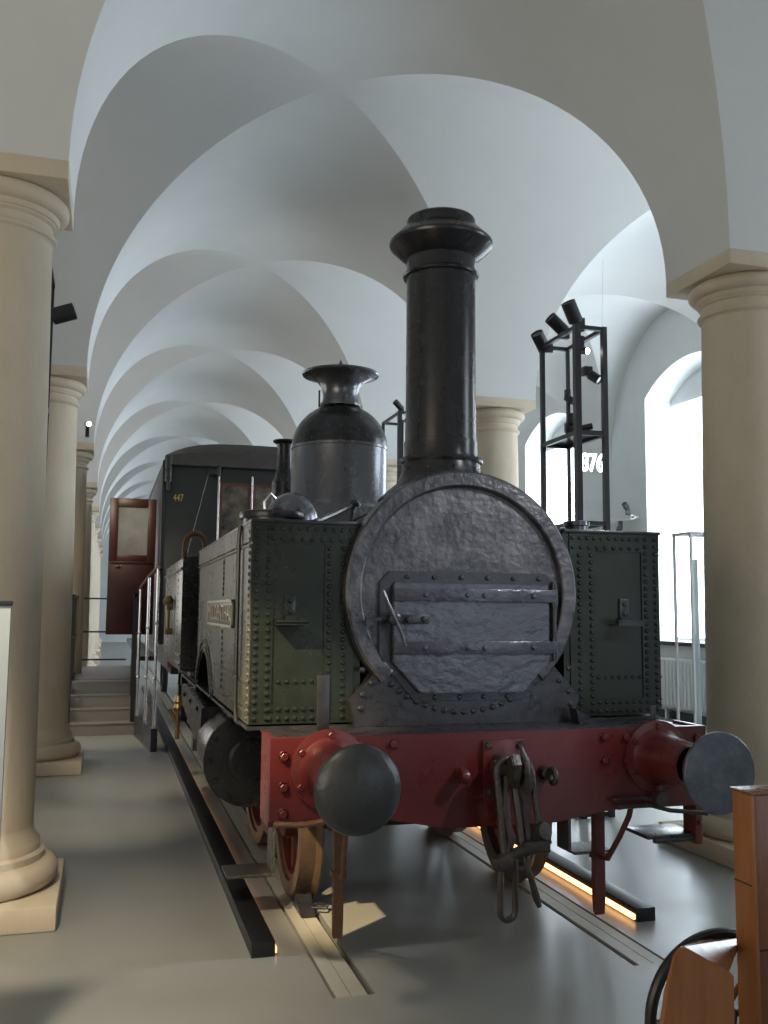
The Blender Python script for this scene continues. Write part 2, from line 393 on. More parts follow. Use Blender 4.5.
# side tanks
def tank(s):
    W = 1.19 if s < 0 else 1.22
    x0, x1 = sorted((s*.60, s*W)); y0, y1, z0, z1 = 1.04, 4.0, 1.154, 2.20
    sd = s*W
    m = MB()
    # body with a wheel-arch cut, side profile in (y, z)
    prof = [(y0, z0), (y0, z1), (y1, z1), (y1, z0+.0)]
    cy, cz, R = 3.4, .72, .70
    a0 = math.asin((z0-cz)/R)
    arc = []
    for i in range(17):
        a = a0 + (pi-2*a0)*i/16; arc.append((cy + R*cos(a), cz + R*sin(a)))
    arc = [p for p in arc if p[0] < y1-.02]
    prof = [(y0, z0), (y0, z1), (y1, z1)] + ([(y1, arc[0][1])] if arc[0][0] > y1-.1 else [(y1, z0)]) + arc
    m.prism(prof, 'x', x0, x1)
    # front plate edging strips with rivets
    f = y0-.008
    xo, xi = s*W, s*.60
    def strip(xa, xb, za, zb):
        lo, hi = sorted((xa, xb)); m.box((lo, f, za), (hi, y0, zb))
    strip(s*W, s*(W-.115), z0, z1); strip(s*.80, s*.64, z0, z1)
    strip(s*(W-.115), s*.80, z1-.105, z1); strip(s*(W-.115), s*.80, z0, z0+.095)
    for X in (W-.024, W-.088): m.rivets((s*X, f, z0+.03), (s*X, f, z1-.03), 25, FY, .0135, .012)
    for X in (.775, .700): m.rivets((s*X, f, z0+.03), (s*X, f, z1-.13), 23, FY, .0135, .012)
    for Z in (z1-.03, z1-.085): m.rivets((s*1.08, f, Z), (s*.66, f, Z), 10 if Z > z1-.05 else 9, FY, .0125, .011)
    for Z in (z0+.028, z0+.075): m.rivets((s*1.085, f, Z), (s*.82, f, Z), 7, FY, .0135, .012)
    m.rivets((s*1.085, y0, z0+.215), (s*.82, y0, z0+.215), 7, FY, .012, .010)
    T = m.build('side_tank', green, L, 30)
    T['label'] = 'green riveted tank left of the smokebox' if s < 0 else 'green riveted tank right of the smokebox'
    # side cladding: panels, rivet seam, beads
    m = MB(); d = (s, 0, 0); sx = s*W
    def side(ya, yb, za, zb, th):
        lo, hi = sorted((sx, sx+s*th)); m.box((lo, ya, za), (hi, yb, zb))
    side(y0, y1, z1-.10, z1-.0, .010); side(y0, y1, z1-.125, z1-.115, .014)
    side(y0, 1.42, z0, z1-.125, .006)
    m.rivets((sx+s*.006, y0+.03, z0+.03), (sx+s*.006, y0+.03, z1-.05), 27, d, .012, .010)
    m.rivets((sx, 2.25, z0+.10), (sx, 2.25, 1.60), 10, d, .016, .013); m.rivets((sx, 2.25, 1.84), (sx, 2.25, z1-.16), 7, d, .016, .013)
    m.rivets((sx, 3.0, 1.3), (sx, 3.0, z1-.2), 11, d, .009, .007)
    m.rivets((sx, y1-.04, 1.45), (sx, y1-.04, z1-.03), 22, d, .013, .010)
    m.rivets((sx, 1.7, 1.25), (sx, 1.7, z1-.2), 9, d, .008, .006)
    side(y0, 2.72, 1.36, 1.375, .012); side(y0, 2.75, 1.20, 1.212, .012); side(y0, 2.78, 1.235, 1.245, .010)
    pts = [(sx+s*.008, cy + (R+.03)*cos(a), cz + (R+.03)*sin(a)) for a in [a0*.9 + (pi-2*a0*.9)*i/24 for i in range(25)] if cy + (R+.03)*cos(a) < y1-.01]
    m.tube(pts, .014, 6)
    pts = [(sx+s*.006, cy + (R+.09)*cos(a), cz + (R+.09)*sin(a)) for a in [a0*.9 + (pi-2*a0*.9)*i/24 for i in range(25)] if cy + (R+.09)*cos(a) < y1-.01]
    m.tube(pts, .010, 6)
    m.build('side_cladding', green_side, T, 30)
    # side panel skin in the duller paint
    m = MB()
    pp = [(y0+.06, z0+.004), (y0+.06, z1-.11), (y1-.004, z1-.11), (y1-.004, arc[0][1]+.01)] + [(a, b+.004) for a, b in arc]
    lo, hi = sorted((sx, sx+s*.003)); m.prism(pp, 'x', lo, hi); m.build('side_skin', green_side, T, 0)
    # top rim
    m = MB(); lo, hi = sorted((s*.60, s*(W+.012))); m.box((lo, y0-.02, z1), (hi, y1+.01, z1+.018), .004); m.build('top_rim', iron, T)
    # vertical grab rail
    m = MB(); m.tube([(sx+s*.02, 1.38, z1+.01), (sx+s*.026, 1.38, z1-.06), (sx+s*.026, 1.38, z0+.06), (sx+s*.02, 1.36, z0-.02), (sx, 1.32, z0-.03)], .012, 8)
    m.build('grab_rail', iron, T)
    # lamp bracket
    m = MB(); bx = s*.985
    m.box((bx-.03, f-.006, 1.70), (bx+.03, y0, 1.82), .003); m.rivet((bx, f-.006, 1.735), FY, .014, .012); m.rivet((bx, f-.006, 1.79), FY, .014, .012)
    m.box((bx-.085, f-.09, 1.665), (bx+.085, y0, 1.678)); m.box((bx-.085, f-.09, 1.678), (bx+.085, f-.082, 1.70)) if s > 0 else m.box((bx-.085, f-.09, 1.672), (bx+.085, f-.084, 1.69))
    m.box((bx-.03, f-.03, 1.678), (bx+.03, f, 1.71))
    m.build('lamp_bracket', iron if s > 0 else green, T)
    # filler
    fx, fyy = (-.95 if s < 0 else 1.03), 1.9
    m = MB()
    if s < 0:
        m.lathe([(.175, z1+.015), (.175, z1+.10), (.195, z1+.10), (.20, z1+.125), (.195, z1+.14), (.18, z1+.145), (0, z1+.155)], (fx, fyy, 0), seg=36)
        fo = m.build('water_filler', iron, L)
        m = MB(); m.box((fx-.03, fyy-.23, z1+.11), (fx+.03, fyy-.17, z1+.15), .004); m.build('clasp', iron, fo)
    else:
        m.lathe([(.07, z1+.01), (.07, z1+.08), (.082, z1+.085), (.082, z1+.11), (.07, z1+.115), (0, z1+.12)], (.93, 1.5, 0), seg=28)
        m.build('vent_pipe', steel, L)
    return T
TL = tank(-1); TR = tank(1)

# nameplate
px = -1.202
m = MB(); m.box((px-.012, 1.60, 1.635), (px, 3.0, 1.80), .003); 
np_ = m.build('name_plate', platem, TL)
np_['label'] = 'raised brass nameplate'
m = MB()
for a, b, c, d in ((1.60, 3.0, 1.785, 1.80), (1.60, 3.0, 1.635, 1.65), (1.60, 1.625, 1.635, 1.80), (2.97, 3.0, 1.635, 1.80)):
    m.box((px-.020, a, c), (px-.010, b, d))
m.build('plate_border', lettm, TL, 0)
M4 = Matrix(((0, 0, -1, px-.012), (-1, 0, 0, 2.29), (0, 1, 0, 1.717), (0, 0, 0, 1)))
to = text_mesh('MULDENTHAL', .165, .006, 'plate_lettering', lettm, M4 @ Matrix.Diagonal((1.26, .80, 1, 1)), TL)

# rear tank / cab side
for s in (-1, 1):
    x0, x1 = sorted((s*.55, s*1.22))
    m = MB(); m.box((x0, 5.5, 1.16), (x1, 8.4, 2.24), .006)
    for X in (1.19, 1.13, 1.07, 1.01, .9): m.rivets((s*X, 5.5, 1.2), (s*X, 5.5, 2.2), 24, FY, .012, .010)
    B = m.build('rear_bunker', green_side, L, 30)
    m = MB(); m.box((x0+.0, 5.485, 1.16), (x1, 5.499, 2.25)); 
    for X in (1.19, 1.12, 1.05, .98, .9): m.rivets((s*X, 5.485, 1.2), (s*X, 5.485, 2.2), 24, FY, .012, .010)
    m.build('bunker_front_plate', satin, B, 30)
    m = MB()
    lo, hi = sorted((s*1.22, s*1.235))
    m.box((lo, 5.52, 2.12), (hi, 8.4, 2.15)); m.box((lo, 5.52, 1.28), (hi, 8.4, 1.30)); m.box((lo, 5.52, 1.20), (hi, 8.4, 1.215))
    for y in (6.0, 7.6): m.rivets((s*1.222, y, 1.35), (s*1.222, y, 2.1), 12, (s, 0, 0), .010, .007)
    m.build('bunker_beading', green_side, B, 30)
    m = MB(); a = [( s*1.08, 5.5, 2.24), (s*1.08, 5.5, 2.34)] + [(s*(1.08) + .0, 5.5+.0, 2.34)]
    pts = [(s*1.20, 5.6, 2.22)] + [(s*(1.10 + .10*cos(t)), 5.6, 2.36 + .13*sin(t)) for t in [pi*i/12 for i in range(13)]] + [(s*1.0, 5.6, 2.22)]
    m.tube(pts, .028, 8); m.build('curved_grab_rail', rust, B)
    # brass fittings on the bunker side
    m = MB()
    m.cyl((s*1.23, 6.6, 1.78), (s*1.30, 6.6, 1.78), .05); m.cyl((s*1.28, 6.6, 1.5), (s*1.28, 6.6, 1.78), .018); m.lathe([(0, 0), (.05, .03), (.06, .07), (.03, .12), (0, .13)], (s*1.28, 6.6, 1.76), seg=16)
    m.cyl((s*1.23, 6.6, 1.5), (s*1.31, 6.6, 1.5), .035)
    m.build('side_valve', brass, B)

# gap between the tanks: footplate, uprights, cab handwheel column
m = MB(); m.box((-1.2, 4.0, 1.10), (1.2, 5.5, 1.15)); m.build('footplate', iron, L)
for s in (-1, 1):
    m = MB(); m.cyl((s*1.10, 4.6, .72), (s*1.10, 4.6, 1.16), .05); m.cyl((s*1.10, 4.6, 1.16), (s*1.10, 4.6, 1.20), .12); m.cyl((s*1.10, 4.6, .92), (s*1.10, 4.6, .95), .10)
    m.build('spring_hanger', worn, L)

# boiler
m = MB(); m.lathe([(0, 0), (.575, 0), (.575, 6.2), (0, 6.2)], (0, 1.3, 1.86), (0, 1, 0), 64)
for y in (2.4, 3.4, 5.2): m.lathe([(.577, 0), (.585, .005), (.585, .055), (.577, .06)], (0, y, 1.86), (0, 1, 0), 64)
m.build('boiler', satin, L)
# firebox and cab back
m = MB(); m.box((-.62, 6.0, .9), (.62, 8.2, 2.55), .06); m.build('firebox', satin, L)

# smokebox
CZ = 1.845; SX = -.03
m = MB(); m.lathe([(0, .0), (.598, 0), (.60, .004), (.60, .52), (.575, .55)], (SX, .99, CZ), (0, 1, 0), 72)
SB = m.build('smokebox', iron_rough, L)
m = MB()   # raised ring open at the bottom
A0, A1 = radians(-46), radians(226)
n = 64; prof = [(.580, .985), (.587, .960), (.595, .955), (.660, .955), (.672, .965), (.672, 1.10), (.60, 1.10)]
rings = []
for i in range(n+1):
    a = A0 + (A1-A0)*i/n; rings.append([m.bm.verts.new((SX + r*cos(a), y, CZ + r*sin(a))) for r, y in prof])
for A, B in zip(rings, rings[1:]):
    for k in range(len(prof)): m.bm.faces.new([A[k], A[(k+1) % len(prof)], B[(k+1) % len(prof)], B[k]])
m.bm.faces.new(rings[0]); m.bm.faces.new(rings[-1][::-1])
for i in range(34):
    a = A0 + (A1-A0)*(i+.5)/34; m.rivet((SX+.578*cos(a), .988, CZ + .578*sin(a)), FY, .005, .003)
m.build('smokebox_ring', iron_rough, SB, 30)
# saddle
m = MB()
m.prism([(-.64, 1.133), (-.665, 1.27), (-.50, 1.45), (.50, 1.45), (.665, 1.27), (.62, 1.133)], 'y', .985, 1.12)
for i in range(21):
    a = radians(-140 + 100*i/20); m.rivet((SX+.645*cos(a), .985, CZ + .645*sin(a)), FY, .017, .013)
for p in ((-.60, 1.30), (-.61, 1.23), (.60, 1.30), (.61, 1.23), (-.60, 1.43), (.60, 1.43), (-.55, 1.36), (.54, 1.36)):
    m.rivet((p[0], .985, p[1]), FY, .017, .013)
m.build('smokebox_saddle', iron, L, 30)
m = MB(); m.box((-.55, 1.12, .75), (.55, 1.5, 1.5)); m.build('saddle_casting', iron, L)

# smokebox door with mouth frame
def chamf(x0, x1, z0, z1, cb, ct):
    return [(x0+cb[0], z0), (x1-cb[0], z0), (x1, z0+cb[1]), (x1, z1-ct), (x1-ct, z1), (x0+ct, z1), (x0, z1-ct), (x0, z0+cb[1])]
m = MB(); m.prism(chamf(-.515, .515, 1.262, 1.955, (.20, .22), .06), 'y', .972, .992, .004)
for i in range(6): m.rivet((-.36 + .155*i, .972, 1.925), FY, .015, .012)
for i in range(4): m.rivet((-.20 + .14*i, .972, 1.280), FY, .015, .012)
for p in ((.49, 1.80), (.49, 1.70), (.49, 1.6), (.49, 1.86), (-.33, 1.37), (.36, 1.38)): m.rivet((p[0], .972, p[1]), FY, .015, .012)
m.build('door_mouth_frame', iron, SB, 30)
m = MB(); m.prism(chamf(-.445, .462, 1.305, 1.890, (.155, .165), .012), 'y', .938, .972, .005)
D = m.build('smokebox_door', iron_door, L, 30)
for z in (1.828, 1.545):
    m = MB(); m.box((-.445, .926, z-.034), (.50, .938, z+.034), .003)
    for x in (-.27, -.03, .07, .36): m.rivet((x, .926, z), FY, .015, .013)
    m.build('hinge_strap', iron_door, D, 30)
m = MB(); m.cyl((.500, .95, 1.47), (.500, .95, 1.91), .011)
for z in (1.828, 1.545): m.cyl((.500, .95, z-.055), (.500, .95, z+.055), .018)
m.build('hinge_pin', iron, D)
m = MB(); m.box((-.44, .929, 1.672), (-.25, .938, 1.722), .003)
for x in (-.37, -.28): m.rivet((x, .929, 1.697), FY, .016, .014)
m.rivet((-.405, .938, 1.80), FY, .013, .01)
m.build('latch_plate', iron, D, 30)
m = MB(); m.cyl((-.455, .972, 1.697), (-.455, .885, 1.697), .024); m.lathe([(.034, 0), (.034, .03), (.02, .036), (0, .036)], (-.455, .895, 1.697), (0, -1, 0), 8)
m.box((-.60, .93, 1.688), (-.44, .94, 1.708))
m.build('latch_spindle', iron, D)
m = MB(); m.tube([(-.520, .875, 1.845), (-.495, .868, 1.78), (-.455, .87, 1.697), (-.42, .868, 1.62), (-.398, .875, 1.555)], [.007, .009, .013, .009, .008], 8)
m.build('latch_handle', steel, D)

# chimney
CY = 1.45
m = MB()
pr = [(.235, 2.63), (.238, 2.61), (.243, 2.57), (.27, 2.50), (.33, 2.45), (.38, 2.40)]
m.lathe(pr, (0, CY, 0), seg=56)
for k in range(10):
    a = 2*pi*k/10 + .3
    for dz in (2.58,): m.rivet((.241*cos(a), CY + .241*sin(a), dz), (cos(a), sin(a), 0), .011, .009)
C0 = m.build('chimney', satin, L)
m = MB()
m.lathe([(.228, 2.625), (.252, 2.628), (.256, 2.639), (.252, 2.652), (.226, 2.655), (.222, 2.678), (.222, 2.757), (.2155, 2.760), (.213, 3.148), (.212, 3.784)], (0, CY, 0), seg=56)
m.build('chimney_barrel', satin, C0)
m = MB()
m.lathe([(.212, 3.779), (.232, 3.784), (.238, 3.796), (.232, 3.808), (.214, 3.813), (.212, 3.819), (.211, 3.896), (.245, 3.915), (.318, 3.984), (.322, 3.997), (.318, 4.010),
         (.245, 4.082), (.214, 4.095), (.214, 4.147), (.208, 4.157), (.18, 4.164), (.17, 4.126), (.17, 3.833)], (0, CY, 0), seg=56)
m.build('chimney_cap', satin, C0, 25)

# dome
DY = 4.1
m = MB(); m.lathe([(0.559, 2.330), (0.517, 2.450), (0.476, 2.560), (0.468, 2.600), (0.468, 2.600), (0.445, 2.630)], (0, DY, 0), seg=56)
m.build('dome_base', steel, L)
m = MB(); m.lathe([(0.445, 2.630), (0.422, 2.680), (0.419, 3.130), (0.425, 3.135), (0.425, 3.155), (0.419, 3.160)], (0, DY, 0), seg=56)
DO = m.build('dome', steel, L)
m = MB(); pr = []
for i in range(15):
    a = pi/2*i/14; pr.append((.419*cos(a) if i < 14 else .0, 3.16 + .385*sin(a)))
m.lathe(pr, (0, DY, 0), seg=56)
m.build('dome_top', satin, DO)
m = MB()
m.lathe([(0.178, 3.525), (0.178, 3.550), (0.164, 3.555), (0.155, 3.600), (0.155, 3.640), (0.171, 3.700), (0.207, 3.750), (0.274, 3.790), (0.336, 3.802), (0.342, 3.812), (0.336, 3.824), (0.259, 3.840), (0.124, 3.855), (0, 3.918)], (0, DY, 0), seg=48)
m.lathe([(0.031, 3.855), (0.031, 3.890), (0, 3.955)], (0, DY, 0), seg=12)
m.build('dome_trumpet', steel, DO, 25)
m = MB(); m.cyl((-.2, DY-.05, 3.5), (-.2, DY-.05, 3.65), .008); m.build('dome_pin', iron, DO)

# small funnel behind the dome
m = MB(); m.lathe([(.13, 2.4), (.13, 3.02), (.10, 3.06), (.085, 3.15), (.078, 3.36), (.09, 3.41), (.125, 3.435), (.125, 3.45), (.10, 3.455), (0, 3.42)], (-.235, 5.5, 0), seg=28)
m.build('safety_valve', satin, L)
# polished bell shaped cover
m = MB(); pr = [(.19, 2.30), (.20, 2.34)]
for i in range(10): a = pi/2*i/9; pr.append((.20*cos(a), 2.38 + .23*sin(a)))
m.lathe(pr, (-.62, 3.0, 0), seg=36)
BC = m.build('valve_cover', steel, L)
m = MB(); m.tube([(-.83, 2.9, 2.36), (-.84, 2.88, 2.52), (-.80, 2.88, 2.58), (-.76, 2.9, 2.55)], .014, 8); m.build('cover_handle', silver, BC)
m = MB()
m.tube([(-.66, 2.05, 2.30), (-.50, 2.25, 2.37), (-.36, 2.4, 2.44), (-.28, 2.45, 2.48)], .020, 8)
m.lathe([(0, 0), (.045, 0), (.05, .02), (.03, .045), (0, .05)], (-.285, 2.45, 2.46), (0, 0, 1), 10)
m.tube([(-.285, 2.45, 2.46), (-.31, 2.42, 2.36), (-.36, 2.35, 2.26)], .018, 8)
m.lathe([(.035, 0), (.035, .03), (0, .035)], (-.66, 2.05, 2.285), (0, 0, 1), 12)
m.build('feed_pipe', iron, L)
m = MB(); m.tube([(-.34, 1.55, 2.30), (-.42, 1.7, 2.27), (-.5, 2.2, 2.24)], .018, 8); m.build('front_pipe', iron, L)
m = MB(); m.tube([(.70, 1.3, 2.24), (.72, 2.5, 2.25), (.72, 3.8, 2.25)], .02, 8); m.build('tank_pipe', iron, L)

# buffer beam and what it carries
m = MB()
m.prism([(-1.155, .765), (-1.155, 1.145), (1.18, 1.145), (1.18, .735), (.60, .735), (.3, .69), (-.3, .69), (-.6, .755)], 'y', .55, .585, .003)
BB = m.build('buffer_beam', red, L)
for s in (-1, 1):
    m = MB(); lo, hi = sorted((s*1.18, s*1.155)) if s > 0 else (-1.155, -1.13); m.box((lo, .585, .735), (hi, .82, 1.145)); m.build('beam_end_plate', red, BB, 0)
m = MB(); m.box((-1.13, .586, 1.118), (1.15, 1.03, 1.132), .003); m.build('running_plate', iron, L)
for s in (-1, 1):
    m = MB(); lo, hi = sorted((s*.60, s*1.2)); m.box((lo, 1.03, 1.125), (hi, 8.4, 1.143)); m.build('side_running_plate', iron, L, 0)
    m = MB(); lo, hi = sorted((s*.58, s*.615)); m.prism([(.6, .72), (.6, 1.12), (8.4, 1.12), (8.4, .55), (2.6, .5), (1.6, .62)], 'x', lo, hi); m.build('side_frame', redframe, L, 0)
for yy in (1.6, 4.0): MB().box((-.58, yy, .62), (.58, yy+.1, 1.1)).build('cross_stay', redframe, L, 0)
for x, z in ((-1.09, .92), (-1.09, 1.06), (-1.09, .80), (-.745, .93), (-.56, 1.10), (-.66, .86), (-.735, 1.105), (.575, 1.105), (.70, 1.098), (.575, .985), (.70, .98), (1.12, 1.085)):
    m = MB(); m.hexbolt((x, .55, z), FY, .020, .016); m.build('bolt', red, BB, 30)
# coupling plate
m = MB(); m.box((-.10, .53, .80), (.125, .55, 1.108), .003); CP = m.build('coupling_plate', red, BB)
for x, z in ((-.075, 1.085), (.095, 1.08), (-.075, .86), (.095, .86)):
    m = MB(); m.hexbolt((x, .53, z), FY, .017, .014); m.build('plate_bolt', worn, BB, 30)
# safety-chain bolts
m = MB(); m.cyl((-.215, .55, .95), (-.215, .50, .95), .035, .03); m.lathe([(0, -.03), (.03, -.02), (.036, 0), (.03, .02), (0, .03)], (-.215, .49, .945), (1, 0, 0), 12)
m.build('chain_knob', red, BB)
m = MB(); m.cyl((.235, .55, .94), (.235, .50, .94), .035, .03)
m.tube([(.25 + .0, .48 - .032*cos(t), .93 + .034*sin(t)) for t in [2*pi*i/12 for i in range(12)]], .015, 8, closed=True)
m.build('chain_eye', worn, BB)

# buffers
for s in (-1, 1):
    bx = s*.875; Z = .997
    m = MB()
    m.lathe([(0, .0), (.185, .0), (.185, .022), (.15, .03), (.135, .05), (.125, .10), (.105, .30), (.098, .31), (.098, .34)], (bx, .55, Z), FY, 44)
    BU = m.build('buffer', red, L); BU['label'] = 'buffer with a domed head' if s < 0 else 'buffer with a flat head'
    for k in range(6):
        a = 2*pi*k/6 + .5; m = MB(); m.hexbolt((bx + .158*cos(a), .527, Z + .158*sin(a)), FY, .017, .014); m.build('flange_bolt', red, BU, 30)
    m = MB(); m.cyl((bx, .22, Z), (bx, .03, Z), .062, .062, 28); m.build('buffer_rod', worn if s < 0 else red, BU)
    m = MB()
    if s < 0: pr = [(.0, -.0), (.06, -.0), (.165, .02), (.186, .030), (.188, .040), (.180, .055), (.145, .076), (.10, .090), (.05, .098), (0, .10)]; off = .045
    else: pr = [(.0, 0), (.06, .0), (.180, .018), (.190, .024), (.191, .040), (.187, .045), (.10, .050), (0, .052)]; off = .045
    m.lathe(pr, (bx, off, Z), FY, 56)
    m.build('buffer_head', buf_shaded if s < 0 else buf_lit, BU, 40)

# draw hook and screw coupling
m = MB()
m.box((-.045, .44, .93), (.02, .53, 1.04), .008)
m.cyl((-.09, .43, .985), (.06, .43, .985), .042, .042, 14)
m.prism([(.44, .99), (.40, 1.04), (.34, 1.065), (.31, 1.02), (.33, .95), (.37, .90), (.42, .92)], 'x', -.035, .01, .006)
HK = m.build('draw_hook', worn, L)
def link(p, q, w, r, nm='coupling_link', mm=worn, ax=Vector((1, 0, 0)), par=None):
    p = Vector(p); q = Vector(q); d = (q-p).normalized(); pts = []
    h = w/2
    for i in range(9): t = pi*i/8; pts.append(p + ax*h*cos(t) - d*h*sin(t))
    for i in range(9): t = pi*i/8; pts.append(q - ax*h*cos(t) + d*h*sin(t))
    MB().tube(pts, r, 8, closed=True).build(nm, mm, par or HK)
link((-.02, .40, .97), (-.0, .36, .60), .13, .018)
link((.055, .42, .97), (.075, .36, .66), .10, .017)
link((-.055, .34, .56), (-.055, .345, .345), .075, .016)
# pointed hook at the top right
m = MB(); m.tube([(.045, .40, 1.09), (.055, .385, 1.03), (.065, .38, .96), (.065, .385, .90), (.05, .40, .84)], [.006, .024, .033, .030, .012], 10)
m.build('pointed_hook', worn, HK)
m = MB(); m.cyl((-.12, .35, .565), (.16, .35, .665), .028, .028, 12); m.lathe([(0, -.03), (.04, -.025), (.045, 0), (.04, .025), (0, .03)], (.125, .345, .70), (.3, -1, .3), 14)
m.box((.02, .32, .60), (.16, .39, .66), .012); m.box((-.11, .32, .53), (-.03, .39, .60), .012)
m.build('screw_spindle', worn, HK)
m = MB(); m.tube([(.02, .35, .60), (.06, .34, .50), (.085, .33, .40), (.10, .33, .36)], [.012, .015, .019, .012], 8); m.build('hanging_lever', worn, HK)
m = MB(); m.tube([(-.03, .42, .96), (-.05, .38, .80), (-.03, .36, .66), (-.06, .35, .58)], [.02, .024, .022, .018], 8); m.build('coupling_bar', worn, HK)

# guard irons with braces
for s in (-1, 1):
    gx = s*.735; mm = rust if s < 0 else redframe
    m = MB(); w = .026 if s < 0 else .032
    m.prism([(.90, .72), (.94, .72), (.945, .25), (.935, .12), (.915, .10), (.905, .20)], 'x', gx-w, gx+w, .003)
    m.box((gx-w-.01, .895, .40), (gx+w+.012, .955, .43), .003)
    G = m.build('guard_iron', mm, L)
    m = MB(); m.tube([(gx, .90, .41), (gx+.0, .82, .42), (gx+s*.02, .72, .56), (gx+s*.03, .64, .68), (gx+s*.03, .61, .76)], .015 if s > 0 else .013, 8); m.build('guard_brace', mm, G)
    m = MB(); m.box((gx-.08, .90, .70), (gx+.08, .94, 1.13)); m.build('guard_bracket', redframe, L)

# pipes and step bracket under the beam
m = MB(); m.tube([(.62, .50, .755), (.78, .50, .765), (.9, .47, .735), (1.1, .44, .715)], .011, 8)
m.tube([(.6, .52, .79), (.74, .50, .80), (.84, .50, .785)], .010, 8)
m.cyl((.86, .53, .79), (.86, .47, .79), .035, .035, 14)
m.build('steam_pipe', worn, L)
m = MB(); m.tube([(-1.13, .55, .755), (-1.0, .53, .75), (-.86, .52, .77), (-.78, .54, .80)], .014, 8); m.build('brake_pipe', rust, L)
m = MB(); m.box((1.14, .60, .52), (1.18, .72, .77), .004); m.hexbolt((1.16, .60, .63), FY, .012); SBk = m.build('step_bracket', redframe, L)
m = MB(); m.box((.86, .62, .555), (1.16, .86, .575), .004); m.box((.9, .61, .535), (1.18, .64, .56), .003); m.build('footstep', iron, SBk)
m = MB(); m.box((-.925, .60, 1.133), (-.865, .612, 1.43), .003); m.build('lamp_iron', iron, L)
m = MB(); m.box((.885, .60, 1.133), (.915, .612, 1.25), .003); m.build('short_lamp_iron', iron, L)
m = MB(); m.prism([(.72, 1.133), (.60, 1.133), (.58, 1.215)], 'y', .86, .95); m.build('wedge_bracket', iron, L)

# wheels
def wheel(x, y, R, s, spokes, mm=rust):
    """x: contact plane centre; s: side"""
    out = x + s*.06; inn = x - s*.07
    m = MB()
    d = (s, 0, 0)
    m.lathe([(R-.09, -.065), (R+.028, -.065), (R+.03, -.055), (R+.012, -.035), (R, -.025), (R-.004, .065), (R-.03, .07), (R-.09, .065), (R-.09, -.065)], (x, y, R+.002), d, 64)
    W = m.build('wheel', tyre_m, L, 30)
    m = MB(); m.lathe([(R-.13, -.03), (R-.088, -.03), (R-.088, .045), (R-.13, .045), (R-.13, -.03)], (x, y, R+.002), d, 48)
    for k in range(spokes):
        a = 2*pi*k/spokes + .2; c, si = cos(a), sin(a)
        p0 = Vector((x, y + .08*c, R + .08*si)); p1 = Vector((x, y + (R-.12)*c, R + (R-.12)*si))
        m.tube([p0, p1], [.035, .022], 8)
    m.lathe([(0, -.09), (.10, -.09), (.10, .09), (.06, .11), (0, .11)], (x, y, R), d, 24)
    m.build('spoke_ring', mm, W)
for s in (-1, 1):
    wheel(s*.7265, 2.05, .45, s, 8, redframe)
    wheel(s*.7265, 3.4, .66, s, 10, redframe)
    wheel(s*.7265, 5.35, .66, s, 10, redframe)
    wheel(s*.7265, 7.4, .45, s, 8, redframe)
for y, R in ((2.05, .45), (3.4, .66), (5.35, .66), (7.4, .45)):
    m = MB(); m.cyl((-.70, y, R), (.70, y, R), .07); m.build('axle', iron, L)

